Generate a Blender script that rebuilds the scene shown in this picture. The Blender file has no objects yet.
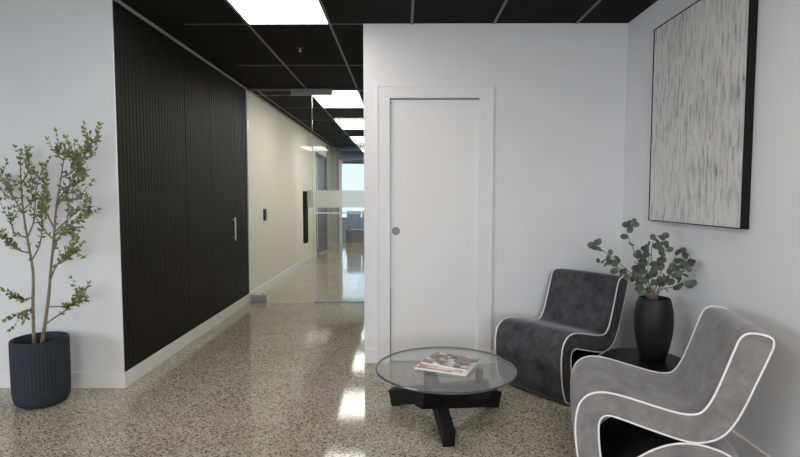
import bpy, bmesh, math, random
from math import pi, sin, cos, radians as R
from mathutils import Vector, Matrix

random.seed(7)
SC = bpy.context.scene
COL = SC.collection

# ------------------------------------------------------------------ camera, sky, daylight, exposure
CAM_H = 1.264
FPX, PITCH, YAW = 521.0, 0.0616, -0.0057
cd = bpy.data.cameras.new('camera')
cam = bpy.data.objects.new('camera', cd)
COL.objects.link(cam)
cd.sensor_width = 36.0
cd.lens = FPX / 800.0 * 36.0
cd.clip_start = 0.05
cam.location = (0, 0, CAM_H)
cam.rotation_euler = (pi / 2 - PITCH, 0, -YAW)
SC.camera = cam

SC.view_settings.view_transform = 'Standard'
SC.view_settings.look = 'None'
SC.view_settings.gamma = 1.0
SC.view_settings.use_curve_mapping = False
SC.view_settings.exposure = 0.25

w = bpy.data.worlds.new('sky')
SC.world = w
w.use_nodes = True
bg = w.node_tree.nodes['Background']
bg.inputs['Color'].default_value = (0.62, 0.78, 1.0, 1)
bg.inputs['Strength'].default_value = 1.5

PANEL_LIGHT = 7.7            # radiance of the ceiling light diffusers


def area(name, loc, rot, sx, sy, power, col):
    l = bpy.data.lights.new(name, 'AREA')
    l.shape = 'RECTANGLE'
    l.size, l.size_y = sx, sy
    l.energy = power
    l.color = col
    o = bpy.data.objects.new(name, l)
    COL.objects.link(o)
    o.location = loc
    o.rotation_euler = rot
    return o


# daylight coming in through the reception windows behind and left of the camera, and at the corridor's far end
area('daylight_rear_window', (0.25, -3.62, 1.45), (R(90 - 56), 0, 0), 2.2, 1.3, 100, (1.0, 0.99, 0.98))
area('daylight_side_window', (-5.12, -0.3, 1.45), (R(90 - 63), 0, R(-90)), 3.6, 1.3, 95, (1.0, 0.99, 0.98))
area('daylight_far_window', (-1.2, 17.7, 1.5), (R(-90), 0, 0), 4.0, 2.0, 19, (0.62, 0.77, 1.0))


# ------------------------------------------------------------------ helpers
def at(u, v, Y):
    """point of the plane y=Y seen at photo position (u, v)"""
    a = (u - 400) / FPX
    b = (228.5 - v) / FPX
    d = cos(PITCH) + sin(PITCH) * b
    z = -sin(PITCH) + cos(PITCH) * b
    X = cos(YAW) * a + sin(YAW) * d
    Yd = -sin(YAW) * a + cos(YAW) * d
    k = Y / Yd
    return Vector((X * k, Y, CAM_H + z * k))


def link(o, parent=None):
    COL.objects.link(o)
    if parent:
        o.parent = parent
    return o


def thing(name, label, cat, loc=(0, 0, 0), rz=0.0, group=None):
    o = bpy.data.objects.new(name, None)
    o.empty_display_size = 0.1
    COL.objects.link(o)
    o.location = loc
    o.rotation_euler = (0, 0, rz)
    o['label'] = label
    o['category'] = cat
    if group:
        o['group'] = group
    return o


def tag(o, label, cat, group=None):
    o['label'] = label
    o['category'] = cat
    if group:
        o['group'] = group
    return o


def obj(name, bm, mat, parent=None, smooth=False, origin=None, world=False):
    """link bm as ONE mesh object; world=True: coordinates are world ones and get moved into the parent's frame"""
    bmesh.ops.recalc_face_normals(bm, faces=bm.faces)
    if world and parent is not None:
        bmesh.ops.translate(bm, vec=-Vector(parent.location), verts=bm.verts)
    if origin is not None:
        bmesh.ops.translate(bm, vec=-Vector(origin), verts=bm.verts)
    me = bpy.data.meshes.new(name)
    bm.to_mesh(me)
    bm.free()
    for m in (mat if isinstance(mat, (list, tuple)) else [mat]):
        me.materials.append(m)
    if smooth:
        for p in me.polygons:
            p.use_smooth = True
        try:
            me.set_sharp_from_angle(angle=R(38))
        except Exception:
            pass
    o = bpy.data.objects.new(name, me)
    link(o, parent)
    if origin is not None:
        o.location = origin
    return o


def struct(name, bm, mat, parent=None, **k):
    o = obj(name, bm, mat, parent, **k)
    if parent is None:
        o['kind'] = 'structure'
    return o


def box(bm, lo, hi, bev=0.0, mi=0):
    vs = [bm.verts.new((x, y, z)) for x in (lo[0], hi[0]) for y in (lo[1], hi[1]) for z in (lo[2], hi[2])]
    fs = []
    for q in ((0, 1, 3, 2), (4, 6, 7, 5), (0, 4, 5, 1), (2, 3, 7, 6), (0, 2, 6, 4), (1, 5, 7, 3)):
        f = bm.faces.new([vs[i] for i in q])
        f.material_index = mi
        fs.append(f)
    if bev > 0:
        es = list({e for f in fs for e in f.edges})
        bmesh.ops.bevel(bm, geom=es, offset=bev, segments=2, affect='EDGES', profile=0.6)
    return bm


def B(lo, hi, bev=0.0):
    return box(bmesh.new(), lo, hi, bev)


def lathe(bm, prof, n=48, c=(0, 0, 0), rfun=None):
    rings = []
    for (r, z) in prof:
        ring = []
        for i in range(n):
            a = 2 * pi * i / n
            rr = r * (rfun(a, z) if rfun else 1.0)
            ring.append(bm.verts.new((c[0] + rr * cos(a), c[1] + rr * sin(a), c[2] + z)))
        rings.append(ring)
    for a, b in zip(rings, rings[1:]):
        for i in range(n):
            j = (i + 1) % n
            bm.faces.new((a[i], a[j], b[j], b[i]))
    bm.faces.new(rings[0][::-1])
    bm.faces.new(rings[-1])
    return bm


def tube(bm, pts, rad, n=8, closed=False):
    pts = [Vector(p) for p in pts]
    N = len(pts)
    rings = []
    up = Vector((0.13, 0.21, 1)).normalized()
    prev = None
    for i, p in enumerate(pts):
        if closed:
            t = pts[(i + 1) % N] - pts[i - 1]
        else:
            t = pts[min(i + 1, N - 1)] - pts[max(i - 1, 0)]
        t.normalize()
        if prev is None:
            x = t.cross(up)
            if x.length < 1e-3:
                x = t.cross(Vector((1, 0, 0)))
        else:
            x = prev - t * prev.dot(t)
        x.normalize()
        prev = x
        y = t.cross(x)
        r = rad[i] if isinstance(rad, (list, tuple)) else rad
        rings.append([bm.verts.new(p + x * (r * cos(2 * pi * k / n)) + y * (r * sin(2 * pi * k / n))) for k in range(n)])
    pairs = list(zip(rings, rings[1:]))
    if closed:
        # match the seam
        a, b = rings[-1], rings[0]
        best = min(range(n), key=lambda s: sum((a[k].co - b[(k + s) % n].co).length for k in range(n)))
        pairs.append((a, [b[(k + best) % n] for k in range(n)]))
    for a, b in pairs:
        for k in range(n):
            j = (k + 1) % n
            bm.faces.new((a[k], a[j], b[j], b[k]))
    if not closed:
        bm.faces.new(rings[0][::-1])
        bm.faces.new(rings[-1])
    return bm


def catmull(P, m=6, closed=False):
    P = [Vector(p) for p in P]
    n = len(P)
    out = []
    rng = range(n if closed else n - 1)
    for i in rng:
        p0 = P[(i - 1) % n] if closed or i > 0 else P[0] * 2 - P[1]
        p1 = P[i]
        p2 = P[(i + 1) % n]
        p3 = P[(i + 2) % n] if closed or i + 2 < n else P[-1] * 2 - P[-2]
        for k in range(m):
            t = k / m
            out.append(0.5 * ((2 * p1) + (p2 - p0) * t + (2 * p0 - 5 * p1 + 4 * p2 - p3) * t * t + (3 * p1 - p0 - 3 * p2 + p3) * t ** 3))
    if not closed:
        out.append(P[-1].copy())
    return out


# ------------------------------------------------------------------ materials
def mat(name):
    m = bpy.data.materials.new(name)
    m.use_nodes = True
    nt = m.node_tree
    return m, nt, nt.nodes['Principled BSDF']


def N(nt, t, **kw):
    n = nt.nodes.new(t)
    for k, v in kw.items():
        if k.startswith('i_'):
            n.inputs[k[2:].replace('_', ' ')].default_value = v
        else:
            setattr(n, k, v)
    return n


def ramp(nt, fac, stops):
    r = nt.nodes.new('ShaderNodeValToRGB')
    e = r.color_ramp.elements
    while len(e) < len(stops):
        e.new(0.5)
    for el, (p, c) in zip(e, stops):
        el.position = p
        el.color = (c[0], c[1], c[2], 1)
    nt.links.new(fac, r.inputs['Fac'])
    return r.outputs['Color']


def plain(name, col, rough=0.5, metal=0.0, spec=0.5, var=0.06, scale=30.0, bump=0.0, bscale=200.0, sheen=0.0, coat=0.0):
    m, nt, p = mat(name)
    tc = N(nt, 'ShaderNodeTexCoord')
    no = N(nt, 'ShaderNodeTexNoise', i_Scale=scale, i_Detail=4.0)
    nt.links.new(tc.outputs['Object'], no.inputs['Vector'])
    lo = [c * (1 - var) for c in col]
    hi = [min(1, c * (1 + var)) for c in col]
    nt.links.new(ramp(nt, no.outputs['Fac'], [(0.3, lo), (0.7, hi)]), p.inputs['Base Color'])
    p.inputs['Roughness'].default_value = rough
    p.inputs['Metallic'].default_value = metal
    p.inputs['Specular IOR Level'].default_value = spec
    p.inputs['Sheen Weight'].default_value = sheen
    p.inputs['Coat Weight'].default_value = coat
    if bump:
        n2 = N(nt, 'ShaderNodeTexNoise', i_Scale=bscale, i_Detail=3.0)
        nt.links.new(tc.outputs['Object'], n2.inputs['Vector'])
        b = N(nt, 'ShaderNodeBump', i_Strength=bump, i_Distance=0.002)
        nt.links.new(n2.outputs['Fac'], b.inputs['Height'])
        nt.links.new(b.outputs['Normal'], p.inputs['Normal'])
    return m


def glass(name, tint=(1, 1, 1), gloss=0.0, ior=1.5):
    m = bpy.data.materials.new(name)
    m.use_nodes = True
    nt = m.node_tree
    nt.nodes.clear()
    out = N(nt, 'ShaderNodeOutputMaterial')
    geo = N(nt, 'ShaderNodeNewGeometry')
    ma = N(nt, 'ShaderNodeMath', operation='MULTIPLY_ADD')
    nt.links.new(geo.outputs['Backfacing'], ma.inputs[0])
    ma.inputs[1].default_value = 1 / ior - ior
    ma.inputs[2].default_value = ior
    fr = N(nt, 'ShaderNodeFresnel')
    nt.links.new(ma.outputs[0], fr.inputs['IOR'])
    tr = N(nt, 'ShaderNodeBsdfTransparent')
    tr.inputs['Color'].default_value = (*tint, 1)
    gl = N(nt, 'ShaderNodeBsdfGlossy')
    gl.inputs['Roughness'].default_value = gloss
    gl.inputs['Color'].default_value = (1, 1, 1, 1)
    mx = N(nt, 'ShaderNodeMixShader')
    nt.links.new(fr.outputs[0], mx.inputs[0])
    nt.links.new(tr.outputs[0], mx.inputs[1])
    nt.links.new(gl.outputs[0], mx.inputs[2])
    nt.links.new(mx.outputs[0], out.inputs['Surface'])
    return m


def emit(name, col, s):
    m, nt, p = mat(name)
    p.inputs['Base Color'].default_value = (0.9, 0.9, 0.9, 1)
    p.inputs['Emission Color'].default_value = (*col, 1)
    p.inputs['Emission Strength'].default_value = s
    return m


def floor_mat():
    m, nt, p = mat('polished_concrete')
    tc = N(nt, 'ShaderNodeTexCoord')
    co = tc.outputs['Object']
    # cement matrix with soft mottling
    n1 = N(nt, 'ShaderNodeTexNoise', i_Scale=3.0, i_Detail=6.0, i_Roughness=0.6)
    nt.links.new(co, n1.inputs['Vector'])
    base = ramp(nt, n1.outputs['Fac'], [(0.3, (0.355, 0.32, 0.245)), (0.7, (0.48, 0.435, 0.34))])
    # exposed stones: random tone per cell
    v = N(nt, 'ShaderNodeTexVoronoi', i_Scale=112.0, i_Randomness=1.0)
    nt.links.new(co, v.inputs['Vector'])
    sep = N(nt, 'ShaderNodeSeparateColor')
    nt.links.new(v.outputs['Color'], sep.inputs[0])
    tone = ramp(nt, sep.outputs[0], [(0.0, (0.035, 0.031, 0.025)), (0.34, (0.09, 0.08, 0.06)), (0.48, (0.27, 0.24, 0.185)), (0.78, (0.44, 0.40, 0.32)), (1.0, (0.68, 0.64, 0.55))])
    mask = ramp(nt, v.outputs['Distance'], [(0.42, (1, 1, 1)), (0.60, (0, 0, 0))])
    mx = N(nt, 'ShaderNodeMix', data_type='RGBA')
    nt.links.new(mask, mx.inputs['Factor'])
    nt.links.new(base, mx.inputs['A'])
    nt.links.new(tone, mx.inputs['B'])
    nt.links.new(mx.outputs['Result'], p.inputs['Base Color'])
    n3 = N(nt, 'ShaderNodeTexNoise', i_Scale=2.0, i_Detail=3.0)
    nt.links.new(co, n3.inputs['Vector'])
    rr = N(nt, 'ShaderNodeMapRange')
    rr.inputs['To Min'].default_value = 0.055
    rr.inputs['To Max'].default_value = 0.09
    nt.links.new(n3.outputs['Fac'], rr.inputs['Value'])
    nt.links.new(rr.outputs[0], p.inputs['Roughness'])
    p.inputs['Specular IOR Level'].default_value = 0.28
    return m


def velvet(name, dark, light):
    m, nt, p = mat(name)
    tc = N(nt, 'ShaderNodeTexCoord')
    n1 = N(nt, 'ShaderNodeTexNoise', i_Scale=11.0, i_Detail=9.0, i_Roughness=0.72, i_Distortion=0.2)
    nt.links.new(tc.outputs['Object'], n1.inputs['Vector'])
    nt.links.new(ramp(nt, n1.outputs['Fac'], [(0.33, dark), (0.67, light)]), p.inputs['Base Color'])
    n2 = N(nt, 'ShaderNodeTexNoise', i_Scale=400.0, i_Detail=2.0)
    nt.links.new(tc.outputs['Object'], n2.inputs['Vector'])
    b = N(nt, 'ShaderNodeBump', i_Strength=0.12, i_Distance=0.002)
    nt.links.new(n2.outputs['Fac'], b.inputs['Height'])
    nt.links.new(b.outputs['Normal'], p.inputs['Normal'])
    p.inputs['Roughness'].default_value = 0.85
    p.inputs['Specular IOR Level'].default_value = 0.2
    p.inputs['Sheen Weight'].default_value = 0.55
    p.inputs['Sheen Roughness'].default_value = 0.35
    p.inputs['Sheen Tint'].default_value = (0.75, 0.75, 0.8, 1)
    return m


def canvas_mat():
    m, nt, p = mat('textured_canvas')
    tc = N(nt, 'ShaderNodeTexCoord')
    mp = N(nt, 'ShaderNodeMapping')
    mp.inputs['Scale'].default_value = (1, 32, 5.0)
    nt.links.new(tc.outputs['Object'], mp.inputs['Vector'])
    n1 = N(nt, 'ShaderNodeTexNoise', i_Scale=1.6, i_Detail=7.0, i_Roughness=0.65, i_Distortion=0.35)
    nt.links.new(mp.outputs[0], n1.inputs['Vector'])
    n2 = N(nt, 'ShaderNodeTexNoise', i_Scale=2.2, i_Detail=3.0)
    nt.links.new(tc.outputs['Object'], n2.inputs['Vector'])
    ad = N(nt, 'ShaderNodeMath', operation='MULTIPLY_ADD')
    nt.links.new(n2.outputs['Fac'], ad.inputs[0])
    ad.inputs[1].default_value = 0.28
    nt.links.new(n1.outputs['Fac'], ad.inputs[2])
    col = ramp(nt, ad.outputs[0], [(0.43, (0.20, 0.20, 0.20)), (0.53, (0.44, 0.44, 0.43)), (0.63, (0.62, 0.62, 0.61)), (0.85, (0.74, 0.74, 0.73))])
    nt.links.new(col, p.inputs['Base Color'])
    b = N(nt, 'ShaderNodeBump', i_Strength=0.6, i_Distance=0.006)
    nt.links.new(n1.outputs['Fac'], b.inputs['Height'])
    nt.links.new(b.outputs['Normal'], p.inputs['Normal'])
    p.inputs['Roughness'].default_value = 0.75
    return m


def cover_mat(name, seed, stops):
    m, nt, p = mat(name)
    tc = N(nt, 'ShaderNodeTexCoord')
    mp = N(nt, 'ShaderNodeMapping')
    mp.inputs['Location'].default_value = (seed, seed * 0.7, 0)
    nt.links.new(tc.outputs['Object'], mp.inputs['Vector'])
    v = N(nt, 'ShaderNodeTexVoronoi', i_Scale=24.0, distance='CHEBYCHEV')
    nt.links.new(mp.outputs[0], v.inputs['Vector'])
    s = N(nt, 'ShaderNodeSeparateColor')
    nt.links.new(v.outputs['Color'], s.inputs[0])
    nt.links.new(ramp(nt, s.outputs[0], stops), p.inputs['Base Color'])
    p.inputs['Roughness'].default_value = 0.3
    return m


def leaf_mat(name, a, b):
    m, nt, p = mat(name)
    tc = N(nt, 'ShaderNodeTexCoord')
    n1 = N(nt, 'ShaderNodeTexNoise', i_Scale=24.0, i_Detail=3.0)
    nt.links.new(tc.outputs['Object'], n1.inputs['Vector'])
    nt.links.new(ramp(nt, n1.outputs['Fac'], [(0.3, a), (0.7, b)]), p.inputs['Base Color'])
    p.inputs['Roughness'].default_value = 0.55
    return m


M = {}
M['wall'] = plain('white_wall_paint', (0.72, 0.72, 0.735), 0.75, var=0.012, scale=6, bump=0.04, bscale=350)
M['cream'] = plain('cream_wall_paint', (0.74, 0.72, 0.64), 0.75, var=0.012, scale=6)
M['trim'] = plain('white_gloss_trim', (0.76, 0.755, 0.755), 0.4, var=0.01)
M['door'] = plain('white_door_paint', (0.73, 0.725, 0.735), 0.5, var=0.01)
M['ceil'] = plain('black_ceiling_tile', (0.0065, 0.0065, 0.007), 0.9, spec=0.2, var=0.3, scale=60, bump=0.2, bscale=120)
M['tbar'] = plain('dark_ceiling_grid_metal', (0.12, 0.12, 0.12), 0.45, var=0.03)
M['tbar_dim'] = plain('black_ceiling_cross_tee', (0.055, 0.055, 0.055), 0.5, var=0.03)
M['edge'] = plain('grey_ceiling_edge_trim', (0.42, 0.42, 0.42), 0.45, var=0.03)
M['slat'] = plain('black_slat_timber', (0.0055, 0.0055, 0.0045), 0.55, spec=0.25, var=0.15, scale=20)
M['backing'] = plain('black_slat_backing', (0.010, 0.010, 0.009), 0.6)
M['floor'] = floor_mat()
M['steel'] = plain('brushed_steel', (0.55, 0.55, 0.56), 0.32, metal=1.0)
M['pull'] = plain('satin_grey_pull', (0.30, 0.30, 0.30), 0.6, metal=0.6)
M['patch'] = plain('satin_patch_fitting', (0.36, 0.35, 0.37), 0.4, metal=0.7)
M['black'] = plain('black_satin_lacquer', (0.005, 0.005, 0.0055), 0.4, spec=0.3, var=0.2)
M['black_wood'] = plain('black_stained_wood', (0.005, 0.005, 0.0055), 0.5, spec=0.25, var=0.35, scale=18)
M['vase'] = plain('black_ceramic', (0.008, 0.008, 0.0085), 0.5, spec=0.35, var=0.2)
M['frame'] = plain('black_frame_paint', (0.006, 0.006, 0.006), 0.7, spec=0.2)
M['canvas'] = canvas_mat()
M['piping'] = plain('white_piping', (0.80, 0.79, 0.77), 0.6, var=0.02)
M['hollow_shade'] = plain('black_under_seat_shade', (0.008, 0.008, 0.008), 0.9, spec=0.2)  # painted shade: black colour for the dark hollow under the seat
M['velvet_shaded'] = velvet('grey_velvet_shaded', (0.026, 0.026, 0.028), (0.084, 0.084, 0.088))  # same velvet on both chairs; this copy has the corner's shade in its colour
M['velvet_lit'] = velvet('grey_velvet_lit', (0.145, 0.141, 0.144), (0.255, 0.247, 0.247))  # same velvet with the near chair's stronger light put into the colour
M['pot'] = plain('slate_blue_planter', (0.024, 0.029, 0.038), 0.65, spec=0.3, var=0.08)
M['soil'] = plain('dark_soil', (0.02, 0.016, 0.012), 0.95, var=0.5, scale=90, bump=0.8, bscale=90)
M['bark'] = plain('grey_brown_bark', (0.20, 0.175, 0.13), 0.85, var=0.3, scale=60)
M['leaf'] = leaf_mat('olive_green_leaf', (0.085, 0.105, 0.033), (0.28, 0.33, 0.12))
M['euc'] = leaf_mat('eucalyptus_leaf', (0.045, 0.062, 0.045), (0.12, 0.145, 0.11))
M['euc_stem'] = plain('eucalyptus_stem', (0.13, 0.12, 0.09), 0.7)
M['glass'] = glass('clear_glass', (0.97, 0.985, 0.975))
M['glass_edge'] = plain('pale_glass_edge', (0.55, 0.62, 0.58), 0.2)
M['table_glass'] = glass('table_glass', (0.87, 0.885, 0.875))
M['table_edge'] = plain('dark_green_glass_edge', (0.07, 0.085, 0.082), 0.15)
M['paper'] = plain('white_paper', (0.80, 0.79, 0.77), 0.6, var=0.03, scale=200)
M['cover_a'] = cover_mat('magazine_cover_collage', 0.3, [(0.0, (0.05, 0.05, 0.055)), (0.3, (0.14, 0.15, 0.17)), (0.5, (0.36, 0.23, 0.13)), (0.68, (0.20, 0.20, 0.21)), (0.85, (0.6, 0.56, 0.52)), (1.0, (0.75, 0.73, 0.7))])
M['cover_b'] = cover_mat('magazine_cover_red_white', 1.9, [(0.0, (0.55, 0.05, 0.07)), (0.35, (0.75, 0.62, 0.58)), (0.7, (0.8, 0.78, 0.76)), (1.0, (0.42, 0.27, 0.16))])
M['diffuser'] = emit('lit_diffuser', (1.0, 0.97, 0.92), PANEL_LIGHT)
M['light_frame'] = plain('light_frame_white', (0.7, 0.7, 0.7), 0.5)
M['navy'] = plain('dark_navy_frame', (0.02, 0.02, 0.035), 0.4)
M['grey_wall'] = plain('grey_green_wall', (0.36, 0.37, 0.33), 0.8, var=0.02)
M['mullion'] = plain('white_mullion', (0.8, 0.82, 0.85), 0.4, var=0.01)
M['blue_grey'] = plain('blue_grey_frame', (0.16, 0.19, 0.24), 0.4)
M['blind'] = plain('pale_blind', (0.70, 0.76, 0.84), 0.6, var=0.03)
M['blue'] = plain('blue_felt', (0.22, 0.40, 0.75), 0.8, var=0.05)
M['dark_unit'] = plain('dark_blue_black_laminate', (0.018, 0.020, 0.032), 0.4)


def frost_mat():
    m = bpy.data.materials.new('frosted_film')
    m.use_nodes = True
    nt = m.node_tree
    nt.nodes.clear()
    out = N(nt, 'ShaderNodeOutputMaterial')
    tr = N(nt, 'ShaderNodeBsdfTransparent')
    df = N(nt, 'ShaderNodeBsdfTranslucent')
    d2 = N(nt, 'ShaderNodeBsdfDiffuse')
    for d in (df, d2):
        d.inputs['Color'].default_value = (0.85, 0.88, 0.92, 1)
    a = N(nt, 'ShaderNodeAddShader')
    nt.links.new(df.outputs[0], a.inputs[0])
    nt.links.new(d2.outputs[0], a.inputs[1])
    mx = N(nt, 'ShaderNodeMixShader')
    mx.inputs[0].default_value = 0.6
    nt.links.new(tr.outputs[0], mx.inputs[1])
    nt.links.new(d2.outputs[0], mx.inputs[2])
    nt.links.new(mx.outputs[0], out.inputs['Surface'])
    return m


M['frost'] = frost_mat()

# ------------------------------------------------------------------ the setting
CZ = 2.525
XL, XR = -1.843, 1.643
YF, YB, YG = 3.3665, 3.895, 6.17
XB = -0.291
YE = 13.4

struct('floor', B((-5.3, -3.8, -0.1), (3.2, 18.2, 0.0)), M['floor'])
struct('ceiling', B((-5.3, -3.8, CZ), (3.2, 18.2, CZ + 0.1)), M['ceil'])

# ceiling grid: T bars every 0.6 m across, 1.2 m along
X0, Y0 = -1.1358, 3.895
bm = bmesh.new()
for i in range(-7, 6):
    x = X0 + 0.6 * i
    ya = 6.17 if i == -1 else -3.5
    yb = YF if x < XL else (YE if x < XB else YB)
    box(bm, (x - 0.009, ya, CZ - 0.006), (x + 0.009, yb, CZ))
struct('trim_1', bm, M['tbar'])
bm = bmesh.new()
for j in range(-6, 8):
    y = Y0 + 1.2 * j
    xa = -5.0 if y < YF else (-1.6 if y < 6.1 else XL)
    xb = XR if y < YB else XB
    box(bm, (xa, y - 0.009, CZ - 0.0055), (xb, y + 0.009, CZ))
struct('trim_7', bm, M['tbar_dim'])
bm = bmesh.new()
box(bm, (XL, YF, CZ - 0.02), (XL + 0.02, YE, CZ))
struct('trim_2', bm, M['edge'])

struct('wall_front_left', B((-5.1, YF, 0), (XL - 0.1, YF + 0.1, CZ)), M['wall'])
bm = bmesh.new()
box(bm, (XL - 0.1, YF, 0), (XL, 6.2, CZ))
struct('wall_left', bm, M['wall'])
bm = bmesh.new()
box(bm, (XL - 0.1, 6.2, 0), (XL, 11.05, CZ))
box(bm, (XL - 0.1, 11.05, 2.2), (XL, 12.6, CZ))
struct('wall_left_corridor', bm, M['cream'])
bm = bmesh.new()
box(bm, (XL - 0.1, 12.6, 0), (XL, YE + 0.1, CZ))
box(bm, (XL, YE, 0), (-1.70, YE + 0.1, CZ))
struct('wall_left_end', bm, M['grey_wall'])
bm = bmesh.new()       # wall with the white door: opening x -0.10..0.567, z to 1.99
DX0, DX1, DZ = -0.103, 0.567, 1.988
box(bm, (XB, YB, 0), (DX0, YB + 0.12, CZ))
box(bm, (DX1, YB, 0), (XR, YB + 0.12, CZ))
box(bm, (DX0, YB, DZ), (DX1, YB + 0.12, CZ))
struct('wall_back', bm, M['wall'])
struct('wall_right', B((XR, -3.5, 0), (XR + 0.1, YB + 0.12, CZ)), M['wall'])
struct('wall_right_corridor', B((XB, YB + 0.12, 0), (XB + 0.12, YE + 0.1, CZ)), M['cream'])

# reception walls behind the camera, with window openings
bm = bmesh.new()
box(bm, (-5.0, -3.6, 0), (-0.95, -3.5, CZ))
box(bm, (1.45, -3.6, 0), (XR, -3.5, CZ))
box(bm, (-0.95, -3.6, 0), (1.45, -3.5, 0.4))
box(bm, (-0.95, -3.6, 2.3), (1.45, -3.5, CZ))
struct('wall_rear', bm, M['wall'])
bm = bmesh.new()
box(bm, (-5.1, -3.6, 0), (-5.0, -2.2, CZ))
box(bm, (-5.1, 1.6, 0), (-5.0, YF, CZ))
box(bm, (-5.1, -2.2, 0), (-5.0, 1.6, 0.4))
box(bm, (-5.1, -2.2, 2.3), (-5.0, 1.6, CZ))
struct('wall_side', bm, M['wall'])
for k, (lo, hi, n) in enumerate((((-0.95, -3.58, 0.4), (1.45, -3.52, 2.3), 2), ((-5.08, -2.2, 0.4), (-5.02, 1.6, 2.3), 3))):
    bm = bmesh.new()
    ax = 0 if k == 0 else 1
    for i in range(n + 1):
        c = lo[ax] + (hi[ax] - lo[ax]) * i / n
        a, b = list(lo), list(hi)
        a[ax], b[ax] = c - 0.025, c + 0.025
        box(bm, a, b)
    for z in (0.4, 2.25):
        a, b = list(lo), list(hi)
        a[2], b[2] = z, z + 0.05
        box(bm, a, b)
    struct('window_%d' % (k + 1), bm, M['mullion'])

# skirtings
BBH, BBT = 0.105, 0.014
bm = bmesh.new()
box(bm, (-5.0, YF - BBT, 0), (XL + BBT, YF, BBH), 0.003)
struct('baseboard_front_left', bm, M['trim'])
struct('baseboard_left', B((XL, YF, 0), (XL + BBT, 6.2, BBH), 0.003), M['trim'])
struct('baseboard_left_corridor', B((XL, 6.2, 0), (XL + BBT, 11.0, BBH), 0.003), M['trim'])
bm = bmesh.new()
box(bm, (XB, YB - BBT, 0), (-0.192, YB, BBH), 0.003)
struct('baseboard_back_left', bm, M['trim'])
struct('baseboard_back', B((0.662, YB - BBT, 0), (XR - BBT, YB, BBH), 0.003), M['trim'])
struct('baseboard_right', B((XR - BBT, -3.5, 0), (XR, YB, BBH), 0.003), M['trim'])
# white corner bead of the left wall
struct('trim_3', B((XL - 0.012, YF - 0.004, BBH), (XL + 0.002, YF + 0.010, CZ), 0.002), M['trim'])
# small white edge strip where the slat panel ends at the glass
struct('trim_4', B((XL, 6.15, BBH), (XL + 0.02, 6.20, CZ - 0.02), 0.002), M['trim'])

# ------------------------------------------------------------------ white door in the back wall
bm = bmesh.new()
for (xa, xb) in ((-0.192, DX0 - 0.0), (DX1, 0.662)):
    box(bm, (xa, YB - 0.009, 0), (xb, YB, 2.075))
box(bm, (DX0, YB - 0.009, DZ), (DX1, YB, 2.075))
# outer raised lip of the casing
box(bm, (-0.197, YB - 0.013, 0), (-0.185, YB, 2.082))
box(bm, (0.655, YB - 0.013, 0), (0.667, YB, 2.082))
box(bm, (-0.185, YB - 0.013, 2.07), (0.655, YB, 2.082))
# jambs and stop
box(bm, (DX0, YB - 0.009, 0), (DX0 + 0.004, YB + 0.12, DZ))
box(bm, (DX1 - 0.004, YB - 0.009, 0), (DX1, YB + 0.12, DZ))
struct('trim_5', bm, M['door'])
door = struct('door_1', B((DX0 + 0.012, YB + 0.012, 0.012), (DX1 - 0.004, YB + 0.05, DZ - 0.012), 0.002), M['door'])
pc = at(396, 231, YB + 0.01)
bm = bmesh.new()
lathe(bm, [(0.030, 0), (0.030, 0.004), (0.026, 0.006), (0.022, 0.003), (0.021, 0.001)], 28)
bmesh.ops.rotate(bm, verts=bm.verts, cent=(0, 0, 0), matrix=Matrix.Rotation(R(90), 3, 'X'))
bmesh.ops.translate(bm, verts=bm.verts, vec=(pc.x, YB + 0.012, pc.z))
o = obj('flush_pull', bm, M['pull'], door, True)
o['label'] = 'round brushed steel flush pull'

# ------------------------------------------------------------------ black slatted lining of the left wall
PZ0, PZ1 = BBH + 0.002, CZ - 0.022


def slats(bm, ya, yb, x=XL, z0=PZ0, z1=PZ1):
    box(bm, (x, ya, z0), (x + 0.008, yb, z1), mi=1)
    n = max(1, round((yb - ya) / 0.0465))
    p = (yb - ya) / n
    for i in range(n):
        y = ya + p * (i + 0.5)
        box(bm, (x + 0.008, y - p * 0.39, z0), (x + 0.0105, y + p * 0.40, z1), mi=0)


bm = bmesh.new()
slats(bm, 3.372, 4.415)
tag(obj('slatted_panel', bm, [M['slat'], M['backing']]), 'black vertical slat wall panel nearest the white corner', 'wall panel', 'black slat wall panels')
bm = bmesh.new()
slats(bm, 4.425, 4.985)
tag(obj('slatted_panel', bm, [M['slat'], M['backing']]), 'narrow black slat wall panel between the corner panel and the slatted door', 'wall panel', 'black slat wall panels')
bm = bmesh.new()
slats(bm, 4.995, 5.70)
d2 = struct('door_2', bm, [M['slat'], M['backing']])
bm = bmesh.new()
tube(bm, [(XL + 0.040, 5.585, 0.79), (XL + 0.040, 5.585, 1.04)], 0.010, 10)
for z in (0.82, 1.01):
    tube(bm, [(XL + 0.0126, 5.585, z), (XL + 0.040, 5.585, z)], 0.006, 8)
o = obj('door_handle', bm, M['steel'], d2, True)
o['label'] = 'slim bright steel bar handle'
bm = bmesh.new()
slats(bm, 5.71, 6.145)
tag(obj('slatted_panel', bm, [M['slat'], M['backing']]), 'black slat wall panel beside the glass partition, past the steel handle', 'wall panel', 'black slat wall panels')

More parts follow.
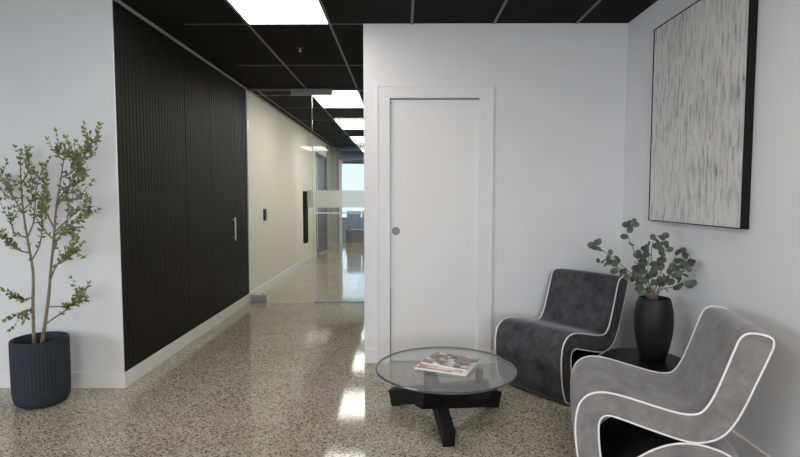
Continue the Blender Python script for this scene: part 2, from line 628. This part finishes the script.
# ------------------------------------------------------------------ glass partition across the corridor
gp = thing('glass_door', 'frameless clear glass door with black pull bar at the black slat wall', 'door', (-1.82, YG, 0))
JX = -1.065
obj('glass_leaf', B((XL + 0.022, YG - 0.005, 0.010), (JX - 0.003, YG + 0.005, 2.44)), M['glass'], gp, world=True)
obj('polished_edge', B((JX - 0.003, YG - 0.006, 0.010), (JX, YG + 0.006, 2.44)), M['glass_edge'], gp, world=True)
obj('pivot_patch', B((XL + 0.024, YG - 0.016, 0.004), (-1.635, YG + 0.016, 0.085), 0.003), M['patch'], gp, world=True)
bm = bmesh.new()
for s in (-1, 1):
    box(bm, (-1.175, YG + s * 0.05 - 0.011, 0.71), (-1.135, YG + s * 0.05 + 0.011, 1.325), 0.004)
for z in (0.80, 1.24):
    box(bm, (-1.165, YG - 0.05, z - 0.01), (-1.145, YG + 0.05, z + 0.01))
o = obj('pull_bar', bm, M['black'], gp, world=True)
o['label'] = 'flat black pull bar'
obj('frosted_band', B((-1.130, YG - 0.0075, 1.135), (JX - 0.004, YG - 0.006, 1.335)), M['frost'], gp, world=True)

sg = thing('glass_sidelight', 'fixed clear glass panel between the glass door and the white wall end', 'glass panel', (-0.66, YG, 0))
obj('pane', B((JX + 0.004, YG - 0.005, 0.004), (XB - 0.002, YG + 0.005, 2.44)), M['glass'], sg, world=True)
obj('floor_channel', B((JX + 0.004, YG - 0.012, 0.0), (XB - 0.002, YG + 0.012, 0.014)), M['patch'], sg, world=True)

# second glass screen, deep in the corridor, with the frosted band
YS = 10.95
sc2 = thing('glass_screen', 'clear glass screen with a white frosted band deep in the corridor', 'glass screen', (-1.06, YS, 0))
obj('pane', B((XL + 0.001, YS - 0.005, 0.003), (XB - 0.002, YS + 0.005, CZ - 0.007)), M['glass'], sc2, world=True)
obj('frosted_band', B((XL + 0.001, YS - 0.0075, 1.03), (XB - 0.003, YS - 0.006, 1.39)), M['frost'], sc2, world=True)
obj('frosted_line', B((XL + 0.001, YS - 0.0075, 0.90), (XB - 0.003, YS - 0.006, 0.935)), M['frost'], sc2, world=True)

th = thing('glass_header', 'glass strip with grey patch fitting along the ceiling over the glass door', 'glass panel', (-1.06, YG, 2.44))
obj('pane', B((XL + 0.022, YG - 0.005, 2.446), (XB - 0.002, YG + 0.005, 2.50)), M['glass'], th, world=True)
obj('ceiling_channel', B((XL + 0.022, YG - 0.014, 2.500), (XB - 0.002, YG + 0.014, CZ - 0.0065)), M['tbar'], th, world=True)
o = obj('patch_fitting', B((-1.31, YG - 0.017, 2.445), (-0.825, YG + 0.017, 2.515), 0.003), M['patch'], th, world=True)

# card reader on the cream wall
t = thing('card_reader', 'small black card reader on the cream corridor wall', 'card reader', (XL, 6.9, 1.03))
obj('housing', B((XL, 6.86, 0.945), (XL + 0.022, 6.945, 1.10), 0.005), M['black'], t, world=True)
obj('touch_pad', B((XL + 0.022, 6.872, 0.99), (XL + 0.026, 6.933, 1.06), 0.001), M['navy'], t, world=True)

# ------------------------------------------------------------------ ceiling lights
LIGHTS = [
    (X0, Y0 - 1.2, 'large bright ceiling light panel nearest the viewer'),
    (X0, Y0 + 2.4, 'bright ceiling light panel just beyond the grey glass patch fitting'),
    (X0, Y0 + 4.8, 'second ceiling light panel beyond the glass door, mid corridor'),
    (X0, Y0 + 7.2, 'farthest bright ceiling light panel, small at the corridor end'),
    (X0, Y0 + 9.75, 'ceiling light panel in the room behind the glazed corridor end'),
    (X0, Y0 - 6.0, 'ceiling light panel at the rear of the reception, right one seen mirrored in the glass'),
    (X0 + 1.8, Y0 - 3.6, 'ceiling light panel over the seating, in front of the painting'),
    (X0 - 3.6, Y0 - 6.0, 'added unseen ceiling light panel at the rear left corner of the reception'),  # no source known here, added to light the reception
    (X0 + 1.8, Y0 - 6.0, 'added unseen ceiling light panel at the rear right corner of the reception'),  # likewise an added lamp, only there for its light
    (-2.62, Y0 - 6.0, 'ceiling light panel at the rear of the reception, left one seen mirrored in the glass'),
]
for (x, y, lab) in LIGHTS:
    t = thing('ceiling_light', lab, 'ceiling light', (x + 0.3, y + 0.6, CZ), 0, 'recessed ceiling light panels')
    bm = bmesh.new()
    e = 0.012
    box(bm, (x + e, y + e, CZ - 0.003), (x + 0.6 - e, y + 1.2 - e, CZ - 0.0005))
    obj('diffuser', bm, M['diffuser'], t, world=True)
    bm = bmesh.new()
    g = 0.0095
    for (a, b) in (((x + g, y + g), (x + e, y + 1.2 - g)), ((x + 0.6 - e, y + g), (x + 0.6 - g, y + 1.2 - g)),
                   ((x + e, y + g), (x + 0.6 - e, y + e)), ((x + e, y + 1.2 - e), (x + 0.6 - e, y + 1.2 - g))):
        box(bm, (a[0], a[1], CZ - 0.0045), (b[0], b[1], CZ - 0.0005))
    obj('frame', bm, M['light_frame'], t, world=True)

t = thing('sprinkler', 'small chrome fire sprinkler head on the black ceiling', 'sprinkler', (-0.871, 4.49, CZ))
obj('escutcheon', lathe(bmesh.new(), [(0.030, 0), (0.030, -0.003), (0.018, -0.008), (0.010, -0.010)], 24), M['black'], t, True)
bm = bmesh.new()
lathe(bm, [(0.006, -0.008), (0.006, -0.018), (0.003, -0.021), (0.003, -0.034)], 12)
for s in (-1, 1):
    tube(bm, [(s * 0.005, 0, -0.017), (s * 0.010, 0, -0.026), (s * 0.003, 0, -0.036)], 0.0016, 6)
obj('frame', bm, M['steel'], t, True)
obj('deflector', lathe(bmesh.new(), [(0.013, -0.036), (0.013, -0.038)], 16), M['steel'], t, True)

# ------------------------------------------------------------------ far end of the corridor
d3 = struct('door_3', B((XL - 0.07, 11.09, 0.0), (XL - 0.04, 12.56, 2.16)), M['navy'])
obj('glass_strip', B((XL - 0.039, 11.12, 0.1), (XL - 0.034, 11.45, 2.1)), M['blind'], d3)
bm = bmesh.new()
box(bm, (XL - 0.1, 11.05, 0), (XL + 0.012, 11.09, 2.2))
box(bm, (XL - 0.1, 12.56, 0), (XL + 0.012, 12.6, 2.2))
box(bm, (XL - 0.1, 11.09, 2.16), (XL + 0.012, 12.56, 2.2))
struct('trim_6', bm, M['navy'])

# glazed end screen
bm = bmesh.new()
box(bm, (-1.70, YE, 0), (-1.64, YE + 0.08, CZ))
box(bm, (-1.64, YE, 2.20), (XB, YE + 0.08, 2.26))
box(bm, (-1.64, YE, 2.45), (XB, YE + 0.08, CZ))
w3 = struct('window_3', bm, M['blue_grey'])
bm = bmesh.new()
box(bm, (-1.64, YE + 0.01, 0), (-1.57, YE + 0.07, 2.20))
obj('mullion', bm, M['mullion'], w3)
obj('pane', B((-1.57, YE + 0.035, 0.0), (XB, YE + 0.045, 2.45)), M['glass'], w3)
# room beyond
bm = bmesh.new()
box(bm, (-4.1, YE + 0.1, 0), (-4.0, 17.5, CZ))
box(bm, (2.0, YE + 0.1, 0), (2.1, 17.5, CZ))
box(bm, (-4.1, YE, 0), (XL - 0.1, YE + 0.1, CZ))
box(bm, (XB + 0.12, YE, 0), (2.1, YE + 0.1, CZ))
struct('wall_far_sides', bm, M['wall'])
bm = bmesh.new()
box(bm, (-4.1, 17.5, 0), (2.1, 17.6, 0.5))
box(bm, (-4.1, 17.5, 2.4), (2.1, 17.6, CZ))
box(bm, (-4.1, 17.5, 0.5), (-3.3, 17.6, 2.4))
box(bm, (0.9, 17.5, 0.5), (2.1, 17.6, 2.4))
struct('wall_far', bm, M['wall'])
bm = bmesh.new()
for i in range(5):
    x = -3.3 + 4.2 * i / 4
    box(bm, (x - 0.03, 17.52, 0.5), (x + 0.03, 17.58, 2.4))
for z in (0.5, 1.25, 2.35):
    box(bm, (-3.3, 17.52, z), (0.9, 17.58, z + 0.05))
struct('window_4', bm, M['blue_grey'])
t = thing('low_cabinet', 'low dark cabinet on the floor behind the corridor end glass', 'cabinet', (-1.15, YE + 1.0, 0))
obj('body', B((-1.56, YE + 0.75, 0.03), (-0.4, YE + 1.2, 0.33), 0.005), M['dark_unit'], t, world=True)
obj('top', B((-1.57, YE + 0.74, 0.33), (-0.39, YE + 1.21, 0.35), 0.003), M['black'], t, world=True)
obj('plinth', B((-1.54, YE + 0.78, 0.0), (-0.42, YE + 1.18, 0.03)), M['black'], t, world=True)
for k, (xa, xb, lab) in enumerate(((-1.55, -1.16, 'blue felt screen on the dark cabinet, left of the pair at the corridor end'),
                                   (-1.13, -0.6, 'blue felt screen on the dark cabinet, right of the pair at the corridor end'))):
    t = thing('felt_screen', lab, 'screen', ((xa + xb) / 2, YE + 0.95, 0.35), 0, 'blue screens at the corridor end')
    obj('panel', B((xa, YE + 0.935, 0.365), (xb, YE + 0.965, 0.86), 0.006), M['blue'], t, world=True)
    for x in (xa + 0.06, xb - 0.06):
        obj('foot', B((x - 0.02, YE + 0.89, 0.35), (x + 0.02, YE + 1.01, 0.366), 0.002), M['black'], t, world=True)

# ------------------------------------------------------------------ wall painting
t = thing('painting', 'large grey and white streaked abstract canvas in a black frame on the right wall', 'painting', (XR, 2.94, 1.1))
PY0, PY1, PB, PT, PXF = 2.475, 3.405, 1.108, 2.325, 1.600
obj('canvas', B((PXF + 0.004, PY0 + 0.0045, PB + 0.0045), (PXF + 0.026, PY1 - 0.0045, PT - 0.0045), 0.002), M['canvas'], t, world=True)
bm = bmesh.new()
box(bm, (PXF, PY0, PB), (XR - 0.002, PY0 + 0.004, PT))
box(bm, (PXF, PY1 - 0.004, PB), (XR - 0.002, PY1, PT))
box(bm, (PXF, PY0 + 0.004, PB), (XR - 0.002, PY1 - 0.004, PB + 0.004))
box(bm, (PXF, PY0 + 0.004, PT - 0.004), (XR - 0.002, PY1 - 0.004, PT))
box(bm, (PXF + 0.027, PY0 + 0.004, PB + 0.004), (PXF + 0.035, PY1 - 0.004, PT - 0.004))
obj('frame', bm, M['frame'], t, world=True)

# ------------------------------------------------------------------ S-shaped lounge chairs
CH_W = 0.52
RUN_A = [(-.372, .014), (-.404, .045), (-.434, .13), (-.449, .26), (-.440, .36), (-.405, .415), (-.345, .437), (-.26, .428), (-.15, .402),
         (-.055, .382), (.0, .381), (.036, .398), (.070, .455), (.106, .555), (.140, .66), (.158, .706), (.184, .727), (.225, .728),
         (.264, .715), (.272, .688), (.260, .645), (.222, .54), (.178, .42), (.135, .335), (.09, .290), (.04, .270), (0, .266),
         (-.06, .275), (-.18, .306), (-.285, .335), (-.322, .338), (-.346, .322), (-.355, .28), (-.348, .18), (-.332, .085)]
RUN_B = [(-.318, .068), (-.25, .13), (-.155, .205), (-.075, .246), (.0, .259), (.07, .252), (.14, .225), (.205, .165), (.243, .08), (.252, .014)]


def outline():
    a = catmull([Vector((-s, z, 0)) for s, z in RUN_A], 4)
    b = catmull([Vector((-s, z, 0)) for s, z in RUN_B], 4)
    return a + b


OUT = outline()


def make_chair(label, vel):
    t = thing('lounge_chair', label, 'lounge chair')
    n = len(OUT)
    nrm = []
    for i in range(n):
        d = OUT[(i + 1) % n] - OUT[i - 1]
        d.normalize()
        nrm.append(Vector((d.y, -d.x, 0)))
    # orientation of the outline: make normals point outwards
    area_ = sum(OUT[i].x * OUT[(i + 1) % n].y - OUT[(i + 1) % n].x * OUT[i].y for i in range(n))
    sg_ = 1 if area_ > 0 else -1
    bm = bmesh.new()
    rings = []
    hw = CH_W / 2
    ys = [-hw, -hw + 0.006, -hw + 0.03, -hw * 0.55, 0, hw * 0.55, hw - 0.03, hw - 0.006, hw]
    offs = [-0.004, 0.0, 0.004, 0.008, 0.009, 0.008, 0.004, 0.0, -0.004]
    for y, of in zip(ys, offs):
        ring = []
        for i in range(n):
            p = OUT[i]
            q = nrm[i] * sg_ * of
            lim = 1.0
            if 0.20 < p.y < 0.30 and -0.26 < p.x < 0.16:   # keep the seat underside and the arch apart
                lim = 0.25 if of > 0 else 1.0
            z = p.y + q.y * lim
            ring.append(bm.verts.new((p.x + q.x * lim, y, max(0.012, z))))
        rings.append(ring)
    for a, b in zip(rings, rings[1:]):
        for i in range(n):
            j = (i + 1) % n
            bm.faces.new((a[i], a[j], b[j], b[i]))
    bm.faces.new(rings[0])
    bm.faces.new(rings[-1])
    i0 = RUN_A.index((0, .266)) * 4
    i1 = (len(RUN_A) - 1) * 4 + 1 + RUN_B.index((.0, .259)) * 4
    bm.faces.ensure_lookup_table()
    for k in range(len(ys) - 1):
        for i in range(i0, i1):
            bm.faces[k * n + i].material_index = 1  # underside, inner leg and arch front coloured black as shade
    obj('body', bm, [vel, M['hollow_shade']], t, True)
    for s in (-1, 1):
        bm = bmesh.new()
        tube(bm, [(p.x, s * (hw - 0.001), max(p.y, 0.016)) for p in OUT], 0.0042, 8, closed=True)
        o = obj('piping', bm, M['piping'], t, True)
        o['label'] = 'white piped seam'
    obj('base_board', B((-0.235, -hw + 0.02, 0.0), (0.36, hw - 0.02, 0.0135)), M['black'], t)
    return t


def place_chair(t, x, y, a):
    W = Vector((-sin(a), cos(a)))
    # (x, y): foot of the dip point on the visible side, local y = +CH_W/2
    t.location = (x - W.x * CH_W / 2, y - W.y * CH_W / 2, 0)
    t.rotation_euler = (0, 0, a)


c2 = make_chair('lit-toned grey velvet S-shaped lounge chair with white piping against the right wall, nearest the viewer', M['velvet_lit'])
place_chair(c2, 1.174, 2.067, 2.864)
c1 = make_chair('shade-toned grey velvet S-shaped lounge chair with white piping in the corner behind the glass table', M['velvet_shaded'])
place_chair(c1, 1.292, 3.304, 3.80)
for c in (c1, c2):
    c['group'] = 'S-shaped velvet lounge chairs'

# ------------------------------------------------------------------ glass coffee table
TX, TY, TZ = 0.245, 2.915, 0.285
t = thing('coffee_table', 'round glass coffee table on three crossed black wooden beams', 'coffee table', (TX, TY, 0))
bm = bmesh.new()
lathe(bm, [(0.394, 0.0), (0.400, 0.003), (0.400, 0.009), (0.394, 0.012)], 96, (0, 0, TZ))
for f in bm.faces:
    f.material_index = 1 if abs(f.normal.z) < 0.9 and len(f.verts) == 4 else 0
obj('glass_top', bm, [M['table_glass'], M['table_edge']], t)
BL, BH, BW = 0.615, 0.095, 0.062
tilt = 0.225


def beam():
    bm = bmesh.new()
    box(bm, (0, -BW / 2, 0), (BL, BW / 2, BH), 0.003)
    bmesh.ops.rotate(bm, verts=bm.verts, cent=(0, 0, 0), matrix=Matrix.Rotation(-tilt, 3, 'Y'))
    return bm


beam_me = None
for k in range(3):
    a = R(-83 + 120 * k)                      # direction of the foot from the middle
    o = obj('beam', beam(), M['black_wood'], t) if beam_me is None else bpy.data.objects.new('beam', beam_me)
    if beam_me is None:
        beam_me = o.data
    else:
        link(o, t)
    fx, fy = 0.352 * cos(a), 0.352 * sin(a)
    head = a + pi                             # runs back towards and past the middle
    off = 0.056
    lx, ly = -sin(head), cos(head)
    o.location = (fx + lx * off, fy + ly * off, 0.0005)
    o.rotation_euler = (0, 0, head)
    zt = 0.5 * BL * sin(tilt) * 1.84 + BH * cos(tilt)
    qx = BL * 0.92 * cos(tilt) - BH * sin(tilt)
    c = (o.location.x + qx * cos(head), o.location.y + qx * sin(head), zt - 0.003)
    p_ = obj('glass_pad', lathe(bmesh.new(), [(0.022, 0), (0.022, TZ - c[2] - 0.0005)], 24), M['black'], t, True)
    p_.location = c

# magazines on the glass
def magazine(name, label, cen, ang, sx, sy, th, cover):
    t = thing(name, label, 'magazine', cen, ang, 'magazines on the glass table')
    obj('pages', B((-sx / 2, -sy / 2, 0), (sx / 2, sy / 2, th - 0.0012), 0.001), M['paper'], t)
    obj('cover', B((-sx / 2 - 0.001, -sy / 2 - 0.001, th - 0.0012), (sx / 2 + 0.001, sy / 2 + 0.001, th), 0.0003), cover, t)
    bm = bmesh.new()
    box(bm, (-sx / 2 - 0.0015, -sy / 2, 0.0), (-sx / 2 - 0.0002, sy / 2, th - 0.0012))
    obj('spine', bm, cover, t)
    return t


mz = TZ + 0.0125
magazine('magazine', 'magazine with red and white cover at the bottom of the stack on the glass table', (0.248, 2.912, mz), R(-24), 0.30, 0.225, 0.012, M['cover_b'])
magazine('magazine', 'magazine with dark collage cover on top of the stack on the glass table', (0.276, 2.955, mz + 0.0125), R(-29), 0.285, 0.21, 0.010, M['cover_a'])

# ------------------------------------------------------------------ side table, vase and eucalyptus
SX, SY, SZ = 1.39, 2.955, 0.33
t = thing('side_table', 'low round black side table between the two lounge chairs', 'side table', (SX, SY, 0))
obj('tabletop', lathe(bmesh.new(), [(0.218, 0), (0.224, 0.004), (0.224, 0.018), (0.219, 0.022)], 64, (0, 0, SZ - 0.022)), M['black'], t, True)
obj('column', lathe(bmesh.new(), [(0.03, 0.012), (0.022, 0.03), (0.022, SZ - 0.03), (0.05, SZ - 0.022)], 24), M['black'], t, True)
obj('foot_plate', lathe(bmesh.new(), [(0.15, 0), (0.15, 0.008), (0.145, 0.012)], 48), M['black'], t, True)

VX, VY = 1.437, 2.955
VH = 0.355
vp = [(0.062, 0), (0.068, 0.006), (0.087, 0.08), (0.100, 0.155), (0.104, 0.215), (0.101, 0.28), (0.090, 0.335), (0.083, VH), (0.078, VH + 0.003),
      (0.076, VH - 0.01), (0.086, 0.28), (0.089, 0.21), (0.055, 0.02)]
v = obj('vase', lathe(bmesh.new(), vp, 56), M['vase'], None, True)
v.location = (VX, VY, SZ + 0.0005)
tag(v, 'tall black rounded vase on the side table holding eucalyptus', 'vase')


eu = thing('eucalyptus_bunch', 'bunch of round-leaved eucalyptus stems in the black vase', 'foliage', (VX, VY, SZ + VH - 0.05))


def disc_leaf(bm, c, d, nrm, L, Wd, n=10):
    """rounded, slightly cupped leaf starting at c towards d"""
    d = d.normalized()
    nrm = (nrm - d * nrm.dot(d)).normalized()
    s = d.cross(nrm)
    ring = []
    mid = bm.verts.new(c + d * (L * 0.5) - nrm * (Wd * 0.10))
    for k in range(n):
        a = 2 * pi * k / n
        x = 0.5 - 0.5 * cos(a)
        ring.append(bm.verts.new(c + d * (L * x) + s * (Wd * 0.5 * sin(a)) + nrm * (0.04 * Wd * sin(a) ** 2)))
    for k in range(n):
        bm.faces.new((mid, ring[k], ring[(k + 1) % n]))


# stems: photo positions of the way points (at the vase's distance) and depth offset of the tip
ESC, EOX, EOY = 5.37, 585, 215
STEMS = [
    ([(330, 420), (250, 320), (160, 245), (62, 172), (40, 150)], -0.05),
    ([(330, 420), (255, 345), (180, 285), (90, 255), (38, 235)], -0.10),
    ([(345, 420), (295, 270), (250, 150), (232, 85), (262, 45)], 0.02),
    ([(350, 420), (325, 310), (318, 220), (300, 160)], -0.08),
    ([(365, 420), (365, 260), (375, 165), (420, 112), (465, 160)], 0.06),
    ([(375, 420), (400, 300), (408, 220), (400, 160)], -0.06),
    ([(390, 420), (450, 330), (490, 240), (535, 205), (575, 205)], 0.05),
    ([(390, 420), (465, 385), (520, 355), (575, 340)], -0.03),
    ([(395, 420), (470, 330), (515, 290), (525, 255)], -0.07),
    ([(370, 420), (380, 350), (350, 280), (340, 235)], -0.10),
    ([(350, 425), (290, 385), (235, 355)], -0.09),
    ([(360, 425), (330, 350), (275, 290), (268, 230)], -0.04),
    ([(380, 425), (420, 350), (440, 290), (470, 260)], -0.10),
]
rnd = random.Random(21)
for pts, dep in STEMS:
    P = [at(EOX + x / ESC, EOY + y / ESC, VY) for x, y in pts]
    n = len(P)
    P = [p + Vector((0, dep * (i / (n - 1)) ** 1.2 * 1.2, 0)) for i, p in enumerate(P)]
    base = Vector((VX + rnd.uniform(-.03, .03), VY + rnd.uniform(-.03, .03), SZ + 0.20))
    C_ = catmull([base] + P, 6)
    bm = bmesh.new()
    tube(bm, C_, [0.0032 - 0.002 * i / len(C_) for i in range(len(C_))], 6)
    st = obj('stem', bm, M['euc_stem'], eu, True, world=True)
    bm = bmesh.new()
    L = len(C_)
    start = int(L * 0.36)
    step = 3
    k = 0
    for i in range(start, L, step):
        p = C_[i]
        tdir = (C_[min(i + 1, L - 1)] - C_[i - 1]).normalized()
        for s_ in (-1, 1):
            if rnd.random() < 0.30:
                continue
            ax = Vector((rnd.uniform(-1, 1), rnd.uniform(-1, 1), rnd.uniform(-1, 1)))
            side = tdir.cross(ax).normalized()
            d = (side * s_ + tdir * 0.6).normalized()
            size = rnd.uniform(0.036, 0.052) * (0.85 if i > L * 0.9 else 1.0)
            nv = Vector((rnd.uniform(-.8, .5), rnd.uniform(-1.2, -.3), rnd.uniform(-.3, .9)))
            disc_leaf(bm, p + d * 0.004, d, nv, size, size * rnd.uniform(0.75, 0.95))
    d = (C_[-1] - C_[-2]).normalized()
    disc_leaf(bm, C_[-1], d, Vector((rnd.uniform(-.6, .6), -1, .2)), 0.036, 0.028)
    obj('leaves', bm, M['euc'], st, False, world=False)
    lv = COL.objects[-1]
# leaf meshes were laid out in world coordinates: bring them into their stem's frame
for st in [o for o in COL.objects if o.name.split('.')[0] == 'leaves']:
    st.data.transform(Matrix.Translation(-Vector(eu.location)))

# ------------------------------------------------------------------ potted tree by the left wall
PX, PY_ = -2.215, 3.118
t = thing('potted_tree', 'slender small-leaved tree in a ribbed slate blue pot by the left wall', 'potted plant', (PX, PY_, 0))
PR, PH = 0.153, 0.405
flute = lambda a, z: 1.0 + (0.020 * (abs(cos(24 * a)) - 0.6) if 0.05 < z < PH - 0.015 else 0.0)
prof = [(0.100, 0.0), (0.122, 0.006), (0.140, 0.022), (0.147, 0.045), (0.151, 0.085), (0.152, 0.16), (PR, 0.30), (PR, PH - 0.016), (PR, PH - 0.004),
        (PR - 0.004, PH), (PR - 0.010, PH), (PR - 0.013, PH - 0.006), (PR - 0.014, 0.30), (PR - 0.016, 0.2)]
obj('pot', lathe(bmesh.new(), prof, 288, rfun=flute), M['pot'], t, True)
bm = bmesh.new()
lathe(bm, [(0.02, 0.30), (0.136, 0.30), (0.136, 0.335), (0.10, 0.343), (0.05, 0.348), (0.01, 0.348)], 32)
obj('soil', bm, M['soil'], t, True)

rt = random.Random(5)


def small_leaf(bm, c, d, nrm, L, Wd):
    d = d.normalized()
    nrm = (nrm - d * nrm.dot(d)).normalized()
    s = d.cross(nrm)
    a = bm.verts.new(c)
    b1 = bm.verts.new(c + d * L * 0.4 + s * Wd * 0.5 + nrm * Wd * 0.12)
    b2 = bm.verts.new(c + d * L * 0.4 - s * Wd * 0.5 + nrm * Wd * 0.12)
    c1 = bm.verts.new(c + d * L * 0.75 + s * Wd * 0.36 + nrm * Wd * 0.08)
    c2_ = bm.verts.new(c + d * L * 0.75 - s * Wd * 0.36 + nrm * Wd * 0.08)
    m1 = bm.verts.new(c + d * L * 0.5)
    e = bm.verts.new(c + d * L - nrm * L * 0.08)
    for f in ((a, b1, m1), (a, m1, b2), (b1, c1, m1), (b2, m1, c2_), (m1, c1, e), (m1, e, c2_)):
        bm.faces.new(f)


def leafy(bm_l, C_, start, step, size):
    L = len(C_)
    for i in range(int(L * start), L, step):
        p = C_[i]
        td = (C_[min(i + 1, L - 1)] - C_[i - 1]).normalized()
        for s_ in (-1, 1):
            if rt.random() < 0.12:
                continue
            ax = Vector((rt.uniform(-1, 1), rt.uniform(-1, 1), rt.uniform(-1, 1)))
            side = td.cross(ax).normalized()
            d = (side * s_ * 0.9 + td * 0.8 + Vector((0, 0, .15))).normalized()
            z = size * rt.uniform(0.7, 1.2)
            small_leaf(bm_l, p, d, Vector((rt.uniform(-1, 1), rt.uniform(-1, .4), rt.uniform(-.2, 1))), z, z * 0.5)
    small_leaf(bm_l, C_[-1], C_[-1] - C_[-2], Vector((0, -1, .3)), size, size * .4)


def lim(p):
    return Vector((min(p.x, -1.80), min(p.y, YF - 0.035), p.z))


# each main stem: its way points, then its side branches (way points, depth of the tip)
TREE = [
    ([(34, 345), (33, 305), (33, 270), (28, 238), (23, 205), (21, 175), (20, 150)], 0.03, [
        ([(31, 255), (20, 247), (10, 240), (4, 233)], -0.10), ([(28, 240), (14, 228), (10, 212)], 0.02),
        ([(24, 215), (15, 195), (5, 178), (0, 167)], -0.06), ([(23, 200), (9, 192), (2, 185)], 0.08),
        ([(33, 300), (24, 298), (16, 295)], -0.08), ([(33, 306), (28, 310), (24, 314)], -0.04), ([(32, 262), (40, 240), (42, 215), (41, 195)], -0.10),
        ([(29, 240), (34, 215), (36, 185), (42, 163)], 0.07), ([(22, 185), (28, 165), (29, 150)], -0.05), ([(24, 210), (32, 195), (30, 178)], -0.12)]),
    ([(41, 345), (48, 300), (51, 265), (54, 232), (56, 205), (60, 178), (64, 150)], -0.02, [
        ([(57, 200), (70, 178), (82, 155), (92, 138), (99, 132)], 0.05), ([(58, 190), (76, 178), (92, 170), (107, 163)], -0.09),
        ([(54, 230), (68, 215), (80, 205), (92, 208)], -0.12), ([(54, 235), (66, 222), (84, 214), (92, 200)], 0.06),
        ([(51, 268), (64, 258), (75, 250), (83, 253)], -0.08), ([(50, 280), (57, 262), (66, 252), (72, 247)], 0.07),
        ([(54, 322), (64, 310), (74, 300), (83, 290)], -0.10), ([(64, 308), (74, 304), (84, 299)], -0.13),
        ([(54, 228), (46, 205), (44, 180), (42, 160)], -0.11), ([(56, 205), (66, 188), (76, 165), (80, 150)], -0.14),
        ([(60, 178), (72, 166), (76, 152)], 0.05), ([(53, 240), (44, 225), (40, 205)], 0.08), ([(80, 160), (90, 150), (88, 138)], 0.06),
        ([(52, 255), (58, 235), (68, 228), (76, 232)], -0.14), ([(56, 208), (60, 195), (70, 196), (80, 190)], 0.06), ([(62, 160), (58, 148), (64, 146)], -0.06)]),
]
for (main, tip, brs) in TREE:
    n = len(main)
    P = [lim(at(x, y + (345 - y) * 0.035, PY_ + tip * i)) for i, (x, y) in enumerate(main)]
    P[0].z = 0.335
    C_ = catmull(P, 8)
    bm = bmesh.new()
    tube(bm, C_, [0.0092 * (1 - 0.85 * i / len(C_)) + 0.001 for i in range(len(C_))], 8)
    lf = bmesh.new()
    leafy(lf, C_, 0.40, 2, 0.029)
    for (bp, dep) in brs:
        m = len(bp)
        # start on the main stem near the branch point
        s0 = at(bp[0][0], bp[0][1], PY_)
        q0 = min(C_, key=lambda p: abs(p.x - s0.x) * 0.6 + abs(p.z - s0.z))
        Q = [q0.copy()] + [lim(at(x - 2 * (x > 90), y + (345 - y) * 0.035, q0.y + dep * (i + 1) / (m - 1))) for i, (x, y) in enumerate(bp[1:])]
        D = catmull(Q, 8 if m > 3 else 9)
        tube(bm, D, [0.0045 * (1 - 0.75 * i / len(D)) + 0.0006 for i in range(len(D))], 6)
        leafy(lf, D, 0.25, 2, 0.030)
        for q in range(max(4, len(D) // 4)):
            i = int(len(D) * rt.uniform(0.3, 0.9))
            td = (D[min(i + 1, len(D) - 1)] - D[i - 1]).normalized()
            dv = (td * 0.7 + Vector((rt.uniform(-1, 1), rt.uniform(-1, .3), rt.uniform(-.3, 1))) * 0.75).normalized()
            ln = rt.uniform(0.06, 0.13)
            E_ = catmull([lim(D[i]), lim(D[i] + dv * ln * 0.5 + Vector((0, 0, .006))), lim(D[i] + dv * ln + Vector((0, 0, .02)))], 5)
            tube(bm, E_, [0.0018 - 0.0012 * j / len(E_) for j in range(len(E_))], 5)
            leafy(lf, E_, 0.2, 2, 0.029)
    o = obj('trunk', bm, M['bark'], t, True, world=True)
    obj('foliage', lf, M['leaf'], t, False, world=True)
